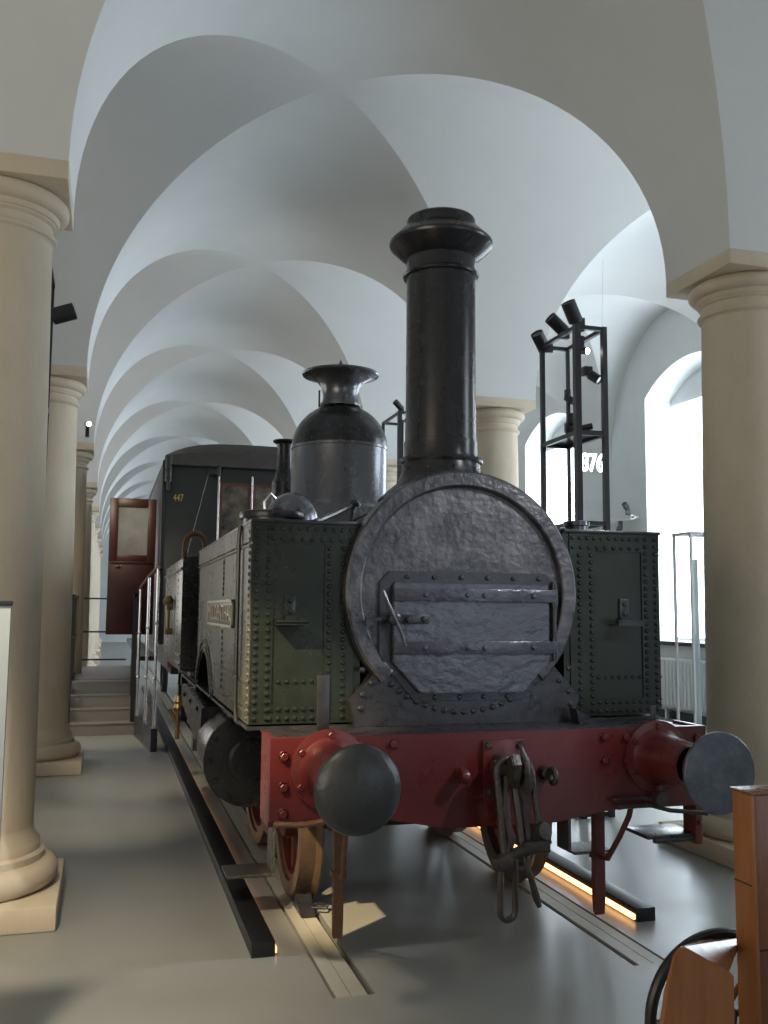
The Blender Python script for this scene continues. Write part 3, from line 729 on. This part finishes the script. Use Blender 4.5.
# cylinders, motion
for s in (-1, 1):
    cx = s*1.0
    m = MB(); lo, hi = sorted((s*.62, s*.86)); m.box((lo, 2.56, .45), (hi, 3.0, 1.12)); m.build('dark_side_fill', iron, L, 0)  # added black box that keeps the space behind the leading wheel dark
    m = MB(); m.lathe([(0, 0), (.26, 0), (.27, .02), (.27, .75), (0, .75)], (cx, 2.25, .80), (0, 1, 0), 44)
    CYL = m.build('cylinder', iron, L)
    m = MB(); m.lathe([(0, -.03), (.12, -.03), (.14, -.015), (.22, -.012), (.285, 0), (.295, .01), (.295, .045), (.27, .05)], (cx, 2.24, .79), (0, 1, 0), 48)
    for k in range(12): a = 2*pi*k/12; m.hexbolt((cx + .255*cos(a), 2.237, .80 + .255*sin(a)), FY, .015, .014)
    m.build('cylinder_cover', satin, CYL, 30)
    m = MB(); lo, hi = sorted((s*.62, s*1.12)); m.box((lo, 2.3, 1.0), (hi, 2.95, 1.12), .01); m.build('valve_chest', iron, CYL)
    m = MB(); m.cyl((cx, 3.0, .80), (cx, 3.5, .79), .025); m.build('piston_rod', silver, CYL)
    m = MB(); m.box((cx-.04, 3.0, .88), (cx+.04, 4.1, .92)); m.box((cx-.04, 3.0, .66), (cx+.04, 4.1, .70)); m.box((cx-.06, 3.45, .68), (cx+.06, 3.65, .90), .01)
    m.build('slide_bar', worn, L)
    m = MB(); m.prism([(3.55, .74), (3.55, .82), (5.3, .56), (5.3, .46)], 'x', cx-.025+s*.04, cx+.025+s*.04); m.cyl((cx, 5.33, .5), (cx+s*.1, 5.33, .5), .09); m.build('connecting_rod', steel, L)
    m = MB(); m.prism([(3.4, .46), (3.4, .54), (5.35, .54), (5.35, .46)], 'x', cx-.12*s-.02, cx-.12*s+.02); m.build('coupling_rod', steel, L)
    # slanting black guard above the motion
    m = MB()
    lo, hi = sorted((s*1.0, s*1.25)); m.prism([(2.9, 1.06), (2.95, .90), (3.4, .76), (4.75, .92), (4.8, 1.08), (4.0, 1.10)], 'x', lo, hi, .01)
    for y in (3.2, 3.8, 4.4): m.hexbolt((s*1.25, y, 1.02), (s, 0, 0), .016)
    m.build('motion_guard', satin, L, 30)
    m = MB(); m.box((s*.86-.02, 2.26, .32), (s*.86+.02, 2.5, .60)); m.prism([(-.9, .60), (-.70, .60), (-.74, .42), (-.82, .32)] if s < 0 else [(.9, .60), (.70, .60), (.74, .42), (.82, .32)], 'y', 2.2, 2.23)
    m.build('drain_bracket', rust, CYL)
    m = MB(); m.lathe([(0, 0), (.03, 0), (.045, .04), (.03, .08), (.05, .10), (.03, .16), (0, .17)], (s*1.2, 5.9, .72), (0, 0, 1), 16)
    m.cyl((s*1.2, 5.9, .60), (s*1.28, 5.9, .75), .02); m.cyl((s*1.2, 5.9, .45), (s*1.2, 5.9, .74), .022)
    m.cyl((s*1.1, 5.9, .8), (s*1.2, 5.9, .8), .03)
    m.build('drain_cock', brass, L)
    # lower step of chequer plate, hanging by the leading wheel
    m = MB(); m.box((s*1.08-.13, 1.62, .23), (s*1.08+.13, 1.86, .25), .004); lo, hi = sorted((s*.93, s*.95)); m.box((lo, 1.66, .24), (hi, 1.82, 1.12)); 
    m.build('chequer_step', chequer_dk, L)
    # under parts (ash pan side, springs)
    m = MB()
    for k in range(6): m.box((s*.90-.04, 3.0+.08*k, 1.05-.02*k), (s*.90+.04, 3.8-.08*k, 1.068-.02*k))
    m.build('leaf_spring', iron, L, 0)
m = MB(); m.box((-.56, 2.4, .80), (.56, 6.0, 1.12)); m.build('dark_belly_fill', iron, L, 0)  # added dark box under the boiler, stops light showing through
m = MB(); m.box((-.45, 6.2, .35), (.45, 7.9, .9), .02); m.build('ash_pan', iron, L)
# wheel chocks on the left rail
m = MB(); m.prism([(1.58, .003), (1.82, .003), (1.82, .02), (1.755, .085), (1.725, .092), (1.71, .05), (1.58, .012)], 'x', -.79, -.70, .004)
CH = m.build('wheel_chock', iron); tag(CH, 'worn iron wheel chock against the front wheel on the rail by the black light bar', 'wheel chock')
m = MB(); m.tube([(-.71, 1.66, .03), (-.64, 1.62, .035), (-.61, 1.68, .03), (-.65, 1.74, .025), (-.71, 1.72, .03)], .010, 8); m.build('chock_ring', iron, CH)
# red hanger by the left wheel
m = MB(); m.box((-.66, 1.45, .50), (-.62, 1.52, .95), .005); m.hexbolt((-.64, 1.45, .60), FY, .02); m.hexbolt((-.64, 1.45, .78), FY, .02); m.build('wheel_hanger', redframe, L)

# ------------------------------------------------------------------ floor light bars
for s in (-1, 1):
    lab = 'long low black light bar on the floor beside the aisle' if s < 0 else 'long low light bar glowing orange on the floor behind the coupling'
    t = thing('light_bar', lab, 'floor light', (s*1.085, 1.03, 0), 'floor light bars along the track')
    lo, hi = sorted((s*1.03, s*1.15))
    y1 = 17.5
    MB().box((lo, 1.03, 0), (hi, y1, .075), .002).build('housing', powder, t)
    lo, hi = sorted((s*1.018, s*1.03)); MB().box((lo, 1.045, .012), (hi, y1-.02, .040)).build('diffuser', led if s > 0 else led2, t, 0)

# ------------------------------------------------------------------ passenger carriage behind
t = thing('railway_carriage', 'dark green passenger carriage with gold number 447 behind the locomotive', 'railway carriage', (0, 13.5, 0))
CW, C0Y, C1Y = 1.225, 9.5, 19.
m = MB(); m.box((-CW, C0Y, 1.25), (CW, C1Y, 3.80), .02); CB = m.build('body', carr, t)
m = MB()   # roof: shallow arch, domed hood at the front
def roofp(w, z0, rise, n=16): return [(w*(-1+2*i/n), z0 + rise*(1-abs(-1+2*i/n)**3.5)) for i in range(n+1)]
sects = [(C0Y-.06, 1.20, 3.84, .0), (C0Y-.05, 1.22, 3.86, .08), (C0Y+.12, 1.20, 3.90, .20), (C0Y+.35, 1.20, 3.90, .24), (C1Y, 1.24, 3.90, .24)]
rings = []
for y, w, z0, rise in sects:
    rings.append([m.bm.verts.new((x, y, z)) for x, z in roofp(w, z0, rise)] + [m.bm.verts.new((w, y, z0-.10)), m.bm.verts.new((-w, y, z0-.10))])
for A, B in zip(rings, rings[1:]):
    for k in range(len(A)): m.bm.faces.new([A[k], A[(k+1) % len(A)], B[(k+1) % len(A)], B[k]])
m.bm.faces.new(rings[0]); m.bm.faces.new(rings[-1][::-1])
m.build('roof', roofm, t, 40)
for i, xc in enumerate((-.235, .235, .70)):
    m = MB()
    x0, x1 = xc-.18, xc+.18
    for a, b, c, d in ((x0-.04, x0, 2.62, 3.52), (x1, x1+.04, 2.62, 3.52), (x0, x1, 3.48, 3.52), (x0, x1, 2.62, 2.66)): m.box((a, C0Y-.02, c), (b, C0Y, d))
    W = m.build('end_window', mahog, t, 0)
    m = MB(); m.box((x0, C0Y-.006, 2.66), (x1, C0Y-.001, 3.48)); m.build('pane', darkglass, W, 0)
for xc in (-.47, 0.0): 
    m = MB(); m.cyl((xc, C0Y-.05, 2.55), (xc, C0Y-.05, 3.62), .016); m.cyl((xc, C0Y-.05, 3.6), (xc, C0Y, 3.6), .012); m.cyl((xc, C0Y-.05, 2.56), (xc, C0Y, 2.56), .012); m.build('end_handrail', silver, t)
m = MB(); m.cyl((-.95, C0Y-.03, 2.2), (-.62, C0Y-.03, 3.62), .003); m.build('diagonal_wire', silver, t)
m = MB(); m.box((-.62, C0Y-.06, 3.62), (-.46, C0Y, 3.72), .01); m.cyl((-.47, C0Y-.04, 3.60), (-.47, C0Y-.04, 3.76), .03); m.build('wire_pulley', iron, t)
m = MB(); m.cyl((-CW+.06, C0Y-.05, 3.5), (-CW+.06, C0Y-.05, 3.86), .05); m.cyl((-CW+.06, C0Y-.05, 3.38), (-CW+.06, C0Y-.05, 3.5), .025); m.build('end_lamp', iron, t)
m = MB(); m.box((-CW-.02, C0Y-.02, 1.3), (-CW+.03, C0Y+.04, 3.80), .005); m.build('corner_post', frame_blk, t)
M4 = Matrix(((1, 0, 0, -1.02), (0, 0, -1, C0Y-.004), (0, 1, 0, 3.28), (0, 0, 0, 1)))
text_mesh('447', .15, .003, 'number', gold, M4 @ Matrix.Diagonal((.62, .95, 1, 1)), t)
# carriage side windows/doors along the left side
for k in range(6):
    yc = 11.8 + k*1.25
    m = MB(); m.box((-CW-.015, yc-.30, 2.55), (-CW+.002, yc+.30, 3.45)); m.build('side_window', mahog, t, 0)
m = MB(); m.box((-CW-.25, 10.2, 1.0), (-CW, 18.8, 1.06)); m.build('running_board', iron, t, 0)
m = MB(); m.box((-1.1, C0Y-.1, .95), (1.1, C0Y+.1, 1.25), .01); m.build('headstock', redframe, t)
m = MB(); 
for s in (-1, 1): m.box((s*1.0-.05, C0Y, .85), (s*1.0+.05, C1Y, 1.25))
m.build('underframe', iron, t, 0)
for y in (11.5, 16.8):
    for s in (-1, 1):
        m = MB(); m.lathe([(0, -.05), (.42, -.05), (.48, -.05), (.48, -.03), (.45, -.02), (.45, .06), (.36, .06), (.36, .03), (.1, .03), (.1, .08), (0, .08)], (s*.72, y, .455), (s, 0, 0), 40); m.build('carriage_wheel', iron, t)
# open red door, swung out square to the side
m = MB(); DY0 = 10.6
x0, x1, z0, z1 = -1.93, -1.262, 1.36, 3.37
m.box((x0, DY0, z0), (x1, DY0+.05, 2.42), .004)
D = m.build('open_door', doorred, t); D['label'] = 'open red door with a glazed upper half'
m = MB()
for a, b, c, d in ((x0, x0+.12, 2.42, z1), (x1-.12, x1, 2.42, z1), (x0+.12, x1-.12, 3.24, z1), (x0+.12, x1-.12, 2.42, 2.53)): m.box((a, DY0-.004, c), (b, DY0+.054, d), .004)
m.box((x0+.02, DY0-.02, 2.40), (x1-.02, DY0, 2.43), .004)
m.build('door_frame', doorred, D)
m = MB(); m.box((x0+.12, DY0+.02, 2.53), (x1-.12, DY0+.03, 3.24)); m.build('door_pane', doorglass, D, 0)
m = MB(); m.cyl((x0+.1, DY0-.03, 2.36), (x0+.18, DY0-.03, 2.36), .012); m.build('door_latch', brass, D)

# handrails of the locomotive entrance
hx = -1.36
hr = thing('entrance_railing', 'bright steel railing with sloping red hand rail beside the open carriage door', 'railing', (hx, 8.5, 0))
for y, z0, z1, hx in ((8.4, .28, 2.25, -1.31), (9.1, .28, 2.15, -1.39), (9.75, .28, 2.02, -1.475)):
    m = MB(); m.cyl((hx, y, z0), (hx, y, z1), .020, .018, 12)
    for z in (z0+.3*(z1-z0), z0+.65*(z1-z0)): m.lathe([(.02, -.02), (.03, 0), (.02, .02)], (hx, y, z), seg=12)
    m.build('railing_post', silver, hr)
m = MB(); m.tube([(-1.29, 8.2, 2.22), (-1.31, 8.4, 2.27), (-1.39, 9.1, 2.17), (-1.475, 9.75, 2.03), (-1.48, 9.84, 1.98)], .026, 8); m.build('hand_rail', doorred, hr)
m = MB(); m.prism([(-1.35, 8.2), (-1.27, 8.2), (-1.42, 9.84), (-1.50, 9.84)], 'z', 0, .28); m.build('base_plinth', iron, hr)

# ------------------------------------------------------------------ metal stairs in the aisle
st = thing('access_stairs', 'low metal stairs of chequer plate with black railings in the aisle', 'stairs', (-1.93, 11, 0))
sx0, sx1 = -2.37, -1.49
for i in range(4):
    y = 9.9 + .27*i
    m = MB(); m.box((sx0, y, .17*i), (sx1, y+.02, .17*(i+1)-.02)); m.box((sx0, y-.01, .17*(i+1)-.02), (sx1, y+.28, .17*(i+1)), .003)
    m.build('step', chequer, st)
m = MB(); m.box((sx0, 10.97, .66), (sx1, 14.2, .70), .003); m.build('deck', chequer, st)
for x in (sx0-.02, sx1+.02):
    m = MB(); m.prism([(9.88, 0), (9.88, .17), (10.95, .74), (14.2, .74), (14.2, .60), (11.0, .60), (10.2, 0)], 'x', x-.012, x+.012); m.build('stringer', frame_blk, st, 0)
m = MB(); m.box((-1.56, 9.95, .17), (-1.50, 9.99, 1.95)); m.box((-1.56, 10.38, .5), (-1.50, 10.42, 1.95)); m.box((-1.56, 9.95, 1.91), (-1.50, 10.42, 1.95)); m.box((-1.54, 9.99, .5), (-1.52, 10.38, 1.91))
m.build('right_railing', frame_blk, st, 0)
m = MB(); m.box((-2.42, 9.95, .17), (-2.36, 9.99, 1.93)); m.box((-2.42, 11.0, .7), (-2.36, 11.04, 1.93)); m.box((-2.42, 9.95, 1.89), (-2.36, 14.2, 1.93)); m.box((-2.41, 9.95, 1.3), (-2.37, 14.2, 1.33)); m.box((-2.42, 14.16, .7), (-2.36, 14.2, 1.93))
m.build('left_railing', frame_blk, st, 0)
m = MB(); m.box((-2.36, 14.17, 1.90), (-1.56, 14.2, 1.93)); m.box((-2.36, 14.17, 1.3), (-1.56, 14.2, 1.33)); m.box((-2.36, 14.17, .8), (-1.56, 14.2, .83)); m.build('end_railing', frame_blk, st, 0)

# ------------------------------------------------------------------ spotlight towers
def bar(m, p, q, w=.022):
    p = Vector(p); q = Vector(q)
    lo = [min(a, b) - w for a, b in zip(p, q)]; hi = [max(a, b) + w for a, b in zip(p, q)]
    m.box(lo, hi)
def tower(x0, y0, w, d, H, label):
    t = thing('lamp_tower', label, 'lamp tower', (x0+w/2, y0+d/2, 0), 'black frame towers for spotlights')
    zs = (H-.02, 3.32, 2.52, 1.2, .03)
    for x, y, ww in ((x0, y0, .028), (x0+w, y0, .023), (x0, y0+d, .020), (x0+w, y0+d, .015)):
        m = MB(); m.box((x-ww, y-ww, 0), (x+ww, y+ww, H)); m.build('post', frame_blk, t, 0)
    for z in zs:
        m = MB()
        for p, q in (((x0, y0, z), (x0+w, y0, z)), ((x0, y0, z), (x0, y0+d, z)), ((x0+w, y0, z), (x0+w, y0+d, z)), ((x0, y0+d, z), (x0+w, y0+d, z))): bar(m, p, q, .018)
        m.build('crossbar', frame_blk, t, 0)
    m = MB(); m.box((x0, y0, 3.335), (x0+w, y0+d, 3.35)); m.build('shelf', frame_blk, t, 0)
    m = MB(); m.cyl((x0+w*.75, y0+d*.55, 3.35), (x0+w*.75, y0+d*.55, H-.03), .016); m.build('lamp_rod', frame_blk, t)
    return t
TW = (2.03, 3.55, .27, .70)
tower(*TW, 4.30, 'tall black frame tower of spotlights standing behind the right tank')
tower(2.05, 9.0, .26, .86, 4.62, 'slim black frame tower half hidden behind the chimney')
tower(-2.70, 3.3, .26, .86, 4.42, 'black frame tower close behind the large column by the info panel')

def spot(p, d, label, on=False, L_=.15, r=.045, arm=(0, 0, -.1), grp='spotlights on the towers'):
    t = thing('spotlight', label, 'spotlight', p, grp)
    p = Vector(p); d = Vector(d).normalized()
    m = MB(); m.lathe([(0, -.0), (r*.85, 0), (r, .01), (r, L_), (r*.86, L_), (r*.80, L_-.012)], p - d*L_*.5, d, 22); H = m.build('lamp_head', frame_blk, t, 30)
    m = MB(); m.lathe([(0, 0), (r*.82, 0), (r*.82, .004), (0, .005)], p + d*(L_*.5-.014), d, 22); m.build('lens', lampface if on else lampoff, t)
    a = Vector(arm); q = p - d*.02
    m = MB(); m.tube([q, q + a*.5], .018, 8); e = q + a
    m.box((min(q.x+a.x*.4, e.x)-.022, min(q.y+a.y*.4, e.y)-.022, min(q.z+a.z*.4, e.z)-.022), (max(q.x+a.x*.4, e.x)+.022, max(q.y+a.y*.4, e.y)+.022, max(q.z+a.z*.4, e.z)+.022), .004)
    m.build('lamp_arm', frame_blk, t)
    return t
x0, y0, w, d_ = TW; H = 4.30
spot((x0-.02, y0+d_*.98, H+.03), (-.55, -.35, .62), 'black spotlight on the tower behind the right tank, leftmost of the three on top', arm=(.08, -.02, -.07), L_=.20, r=.062)
spot((x0-.03, y0+d_*.45, H+.09), (-.75, -.1, .55), 'black spotlight on the tower behind the right tank, middle of the three on top', arm=(.07, -.02, -.10), L_=.20, r=.060)
spot((x0+.00, y0+.08, H+.14), (-.45, -.2, .70), 'black spotlight on the tower behind the right tank, uppermost of the three on top', arm=(.09, 0, -.13), L_=.20, r=.066)
spot((x0+w-.08, y0+d_*.30, H-.17), (.2, -.9, -.2), 'lit spotlight hanging under the tower top, its white face to the viewer', on=True, arm=(-.03, .02, .12), r=.035, L_=.10)
spot((x0+w-.04, y0+.10, H-.44), (.45, -.6, -.55), 'black spotlight below the lit one, clamped to the tower behind the right tank', arm=(-.06, .05, .07), L_=.12, r=.045)
spot((x0+w*.5, y0+d_*.55, H-.78), (-.15, -.3, -.9), 'pale-lensed spotlight above the shelf of the tower behind the right tank', on=False, arm=(.08, 0, .02), L_=.11, r=.038)
spot((x0+w*.75, y0+d_*.3, H-.88), (.9, -.35, .2), 'small black spotlight just above the tower shelf, pointing to the windows', arm=(-.05, .05, -.03), L_=.10, r=.03)
spot((x0+w, y0+d_*.95, H-.52), (.5, -.5, -.5), 'small black spotlight high on the rear post of the tower behind the right tank', arm=(.0, .02, .07), L_=.10, r=.036)
spot((x0+w, y0+d_*.95, H-.82), (.9, -.1, .1), 'small black spotlight low on the rear post of the tower behind the right tank', arm=(.0, .02, .05), L_=.10, r=.033)
spot((-2.30, 3.28, 3.90), (.85, -.1, .30), 'black spotlight sticking out behind the large column by the info panel', arm=(-.12, .03, .03), L_=.17, r=.062)
spot((-2.22, 7.9, 3.95), (.25, -.9, -.1), 'small lit spotlight on the second column past the info panel', on=True, arm=(0, .1, -.12), L_=.12, r=.035, grp='spotlights on the towers')
spot((2.03, 9.0, 4.70), (-.7, -.2, .6), 'black spotlight on top of the tower half hidden by the chimney', arm=(.05, .03, -.08), L_=.16)

# lighting track on the pier between the windows
lt = thing('lighting_track', 'white horizontal lighting track on the pier between the bright windows', 'lighting track', (6.99, 12, 3.4))
MB().box((6.92, 10.9, 3.38), (6.99, 13.5, 3.46), .006).build('track_profile', whitem, lt)
MB().box((6.93, 10.9, 3.40), (7.09, 10.98, 3.44)).build('track_bracket', whitem, lt, 0)
spot((6.88, 11.0, 3.62), (-.6, -.3, .6), 'black spotlight on top of the white wall track', arm=(.04, 0, -.12), L_=.12, r=.05, grp='spotlights on the wall track')
spot((6.88, 11.25, 3.20), (-.4, -.2, -.8), 'black spotlight hanging below the white wall track', arm=(.04, 0, .14), L_=.14, r=.05, grp='spotlights on the wall track')

# illuminated year hanging in the aisle
sg = thing('illuminated_sign', 'glowing white year number hanging in front of the windows, partly behind the tower', 'sign', (3.5, 6, 3.4))
M4 = Matrix(((1, 0, 0, 3.42), (0, 0, -1, 6.0), (0, 1, 0, 3.48), (0, 0, 0, 1)))
M4 = Matrix.Translation((.035, 0, 0)) @ M4
text_mesh('1876', .30, .010, 'glowing_digits', neon, M4 @ Matrix.Diagonal((.70, 1, 1, 1)), sg, .004)
m = MB(); m.cyl((3.62, 6.02, 3.55), (3.70, 6.02, 6.0), .0018, .0018, 6); m.build('suspension_wire', silver, sg)

# glass case
gc = thing('display_case', 'tall narrow glass display case between the right tank and the large column', 'display case', (4.05, 4.9, 0))
gx0, gx1, gy0, gy1 = 3.86, 4.5, 4.6, 4.9
MB().box((gx0, gy0, 0), (gx1, gy1, .12), .005).build('plinth', whitem, gc)
m = MB()
for x, y in ((gx0, gy0), (gx1, gy0), (gx0, gy1), (gx1, gy1)): m.box((x-.012, y-.012, .12), (x+.012, y+.012, 2.55))
m.build('corner_post', whitem, gc, 0)
MB().box((gx0-.015, gy0-.015, 2.55), (gx1+.015, gy1+.015, 2.58)).build('lid', whitem, gc, 0)
MB().box((gx0, gy0, .12), (gx1, gy0+.008, 2.55)).build('glass_pane', glassm, gc, 0)
MB().box((gx0+.12, gy0+.15, .12), (gx0+.18, gy0+.2, 2.3), .004).build('exhibit_post', whitem, gc)

# info panel bottom left
ip = thing('info_panel', 'pale grey information panel with dark top edge beside the large left column', 'information panel', (-2.6, .0, 0))
MB().box((-2.95, .0, .62), (-2.262, .03, 1.75), .003).build('panel_board', panelm, ip)
MB().box((-2.955, -.006, 1.75), (-2.258, .036, 1.768), .002).build('top_edge', frame_blk, ip)
for x in (-2.85, -2.42): MB().box((x, .031, 0), (x+.04, .07, 1.5)).build('panel_leg', frame_blk, ip, 0)
MB().box((-2.9, -.12, 0), (-2.30, .22, .02)).build('foot_plate', frame_blk, ip, 0)

# ------------------------------------------------------------------ wooden road vehicle at the right edge
wv = thing('wooden_vehicle', 'orange-brown wooden vehicle with rounded wheel cover and black rim, cut off at lower right', 'wooden vehicle', (.45, -1.1, 0))
m = MB(); m.box((.136, -1.20, .35), (.150, -1.10, 1.15), .002); B = m.build('lit_edge_skin', wood, wv)  # thin lighter wood skin, paints the lit left face of the board
m = MB(); m.box((.150, -1.198, .35), (.62, -1.10, 1.149), .002); m.build('side_board', wood2, wv)
m = MB(); m.box((.133, -1.203, 1.150), (.63, -1.085, 1.160), .003); m.build('top_board', wood2, wv)
m = MB(); m.box((.135, -1.19, .86), (.137, -1.10, .865)); m.box((.152, -1.200, .66), (.62, -1.197, .665)); m.build('board_seam', groove_m, wv, 0)
fp = [(-.30, .10), (-.285, .50), (-.262, .62), (-.232, .715), (-.215, .735), (-.195, .741), (-.042, .655), (-.030, .64), (-.035, .10)]
m = MB(); m.prism(fp, 'y', -1.315, -1.295, .004); FD = m.build('wheel_cover', wood, wv)
m = MB()
tp = [(-.205, -1.296, .738), (-.042, -1.296, .652), (.196, -1.04, .648), (.038, -1.04, .655)]
A_ = [m.bm.verts.new(p) for p in tp]; B_ = [m.bm.verts.new((p[0], p[1], p[2]-.014)) for p in tp]
m.bm.faces.new(A_); m.bm.faces.new(B_[::-1])
for k in range(4): m.bm.faces.new([A_[k], B_[k], B_[(k+1) % 4], A_[(k+1) % 4]])
m.build('cover_top', wood2, FD, 0)
m = MB(); m.tube([(.14 + .265*cos(a), -.99, .385 + .265*sin(a)) for a in [2*pi*i/56 for i in range(56)]], .020, 10, closed=True)
WH_ = m.build('wheel_rim', tyrem, wv)
m = MB(); m.cyl((.14, -1.02, .385), (.14, -.96, .385), .05)
for k in range(8): a = 2*pi*k/8; m.tube([(.14+.04*cos(a), -.99, .385+.04*sin(a)), (.14+.255*cos(a), -.99, .385+.255*sin(a))], .012, 8)
m.build('wheel_spokes', wood2, wv)
for x in (.2, .54): MB().box((x, -1.19, 0), (x+.06, -1.11, .36)).build('support', wood2, wv, 0)
MB().box((-.10, -1.26, 0), (.64, -1.08, .04)).build('support_base', wood2, wv, 0)

# ------------------------------------------------------------------ light
world = bpy.data.worlds.new('world'); SC.world = world; world.use_nodes = True
bg = world.node_tree.nodes['Background']; bg.inputs[0].default_value = (.75, .87, 1, 1); bg.inputs[1].default_value = .6

def sl(p, q, power, size, col=(1, .84, .62), blend=.25, rad=.03, name='gallery_spot'):
    l = bpy.data.lights.new(name, 'SPOT'); l.energy = power; l.spot_size = radians(size); l.spot_blend = blend; l.color = col; l.shadow_soft_size = rad
    o = bpy.data.objects.new(name, l); COL.objects.link(o); o.location = p
    o.rotation_euler = (Vector(q)-Vector(p)).to_track_quat('-Z', 'Y').to_euler(); return o
sl((-3.3, -.9, 4.1), (-.98, 1.0, 1.10), 2300, 15.5, col=(1, .76, .42), blend=.75, name='tank_spot')
sl((-2.15, 3.3, 3.85), (-1.5, 6.2, 0), 420, 26, blend=1)
sl((-2.15, 3.25, 3.8), (-2.0, 4.4, 0), 260, 34, blend=1)
sl((-2.3, 8.4, 4.0), (-1.7, 9.6, 0), 260, 36, blend=1)
sl((-2.3, 8.4, 4.0), (-1.3, 13, 2.), 120, 45, blend=1)
sl((-2.7, -1.2, 4.2), (-2.0, .9, 0), 700, 46, blend=1, rad=.15)
sl((2.5, -1.7, 4.1), (-.05, 1.0, 1.55), 440, 30, col=(.92, .95, 1), blend=.6, rad=.05)
def al(p, q, power, sx, sy, col, name='ambient_panel'):
    l = bpy.data.lights.new(name, 'AREA'); l.shape = 'RECTANGLE'; l.size = sx; l.size_y = sy; l.energy = power; l.color = col
    o = bpy.data.objects.new(name, l); COL.objects.link(o); o.location = p
    o.rotation_euler = (Vector(q)-Vector(p)).to_track_quat('-Z', 'Y').to_euler(); return o
al((-6.6, -3, 2.6), (0, -1, 3.6), 250, 7, 3, (1, .88, .70), 'left_aisle_fill')  # added warm fill for the near vault; the left wall is plain
al((-6.6, 14, 2.6), (0, 14, 3), 300, 14, 3, (1, .95, .88), 'left_aisle_fill')  # added fill further down the left aisle, no opening behind it

vs = SC.view_settings
vs.view_transform = 'Standard'; vs.look = 'None'; vs.gamma = 1; vs.exposure = 0.20; vs.use_curve_mapping = False
SC.cycles.use_denoising = True; SC.cycles.diffuse_bounces = 6; SC.cycles.max_bounces = 10; SC.cycles.sample_clamp_indirect = 6
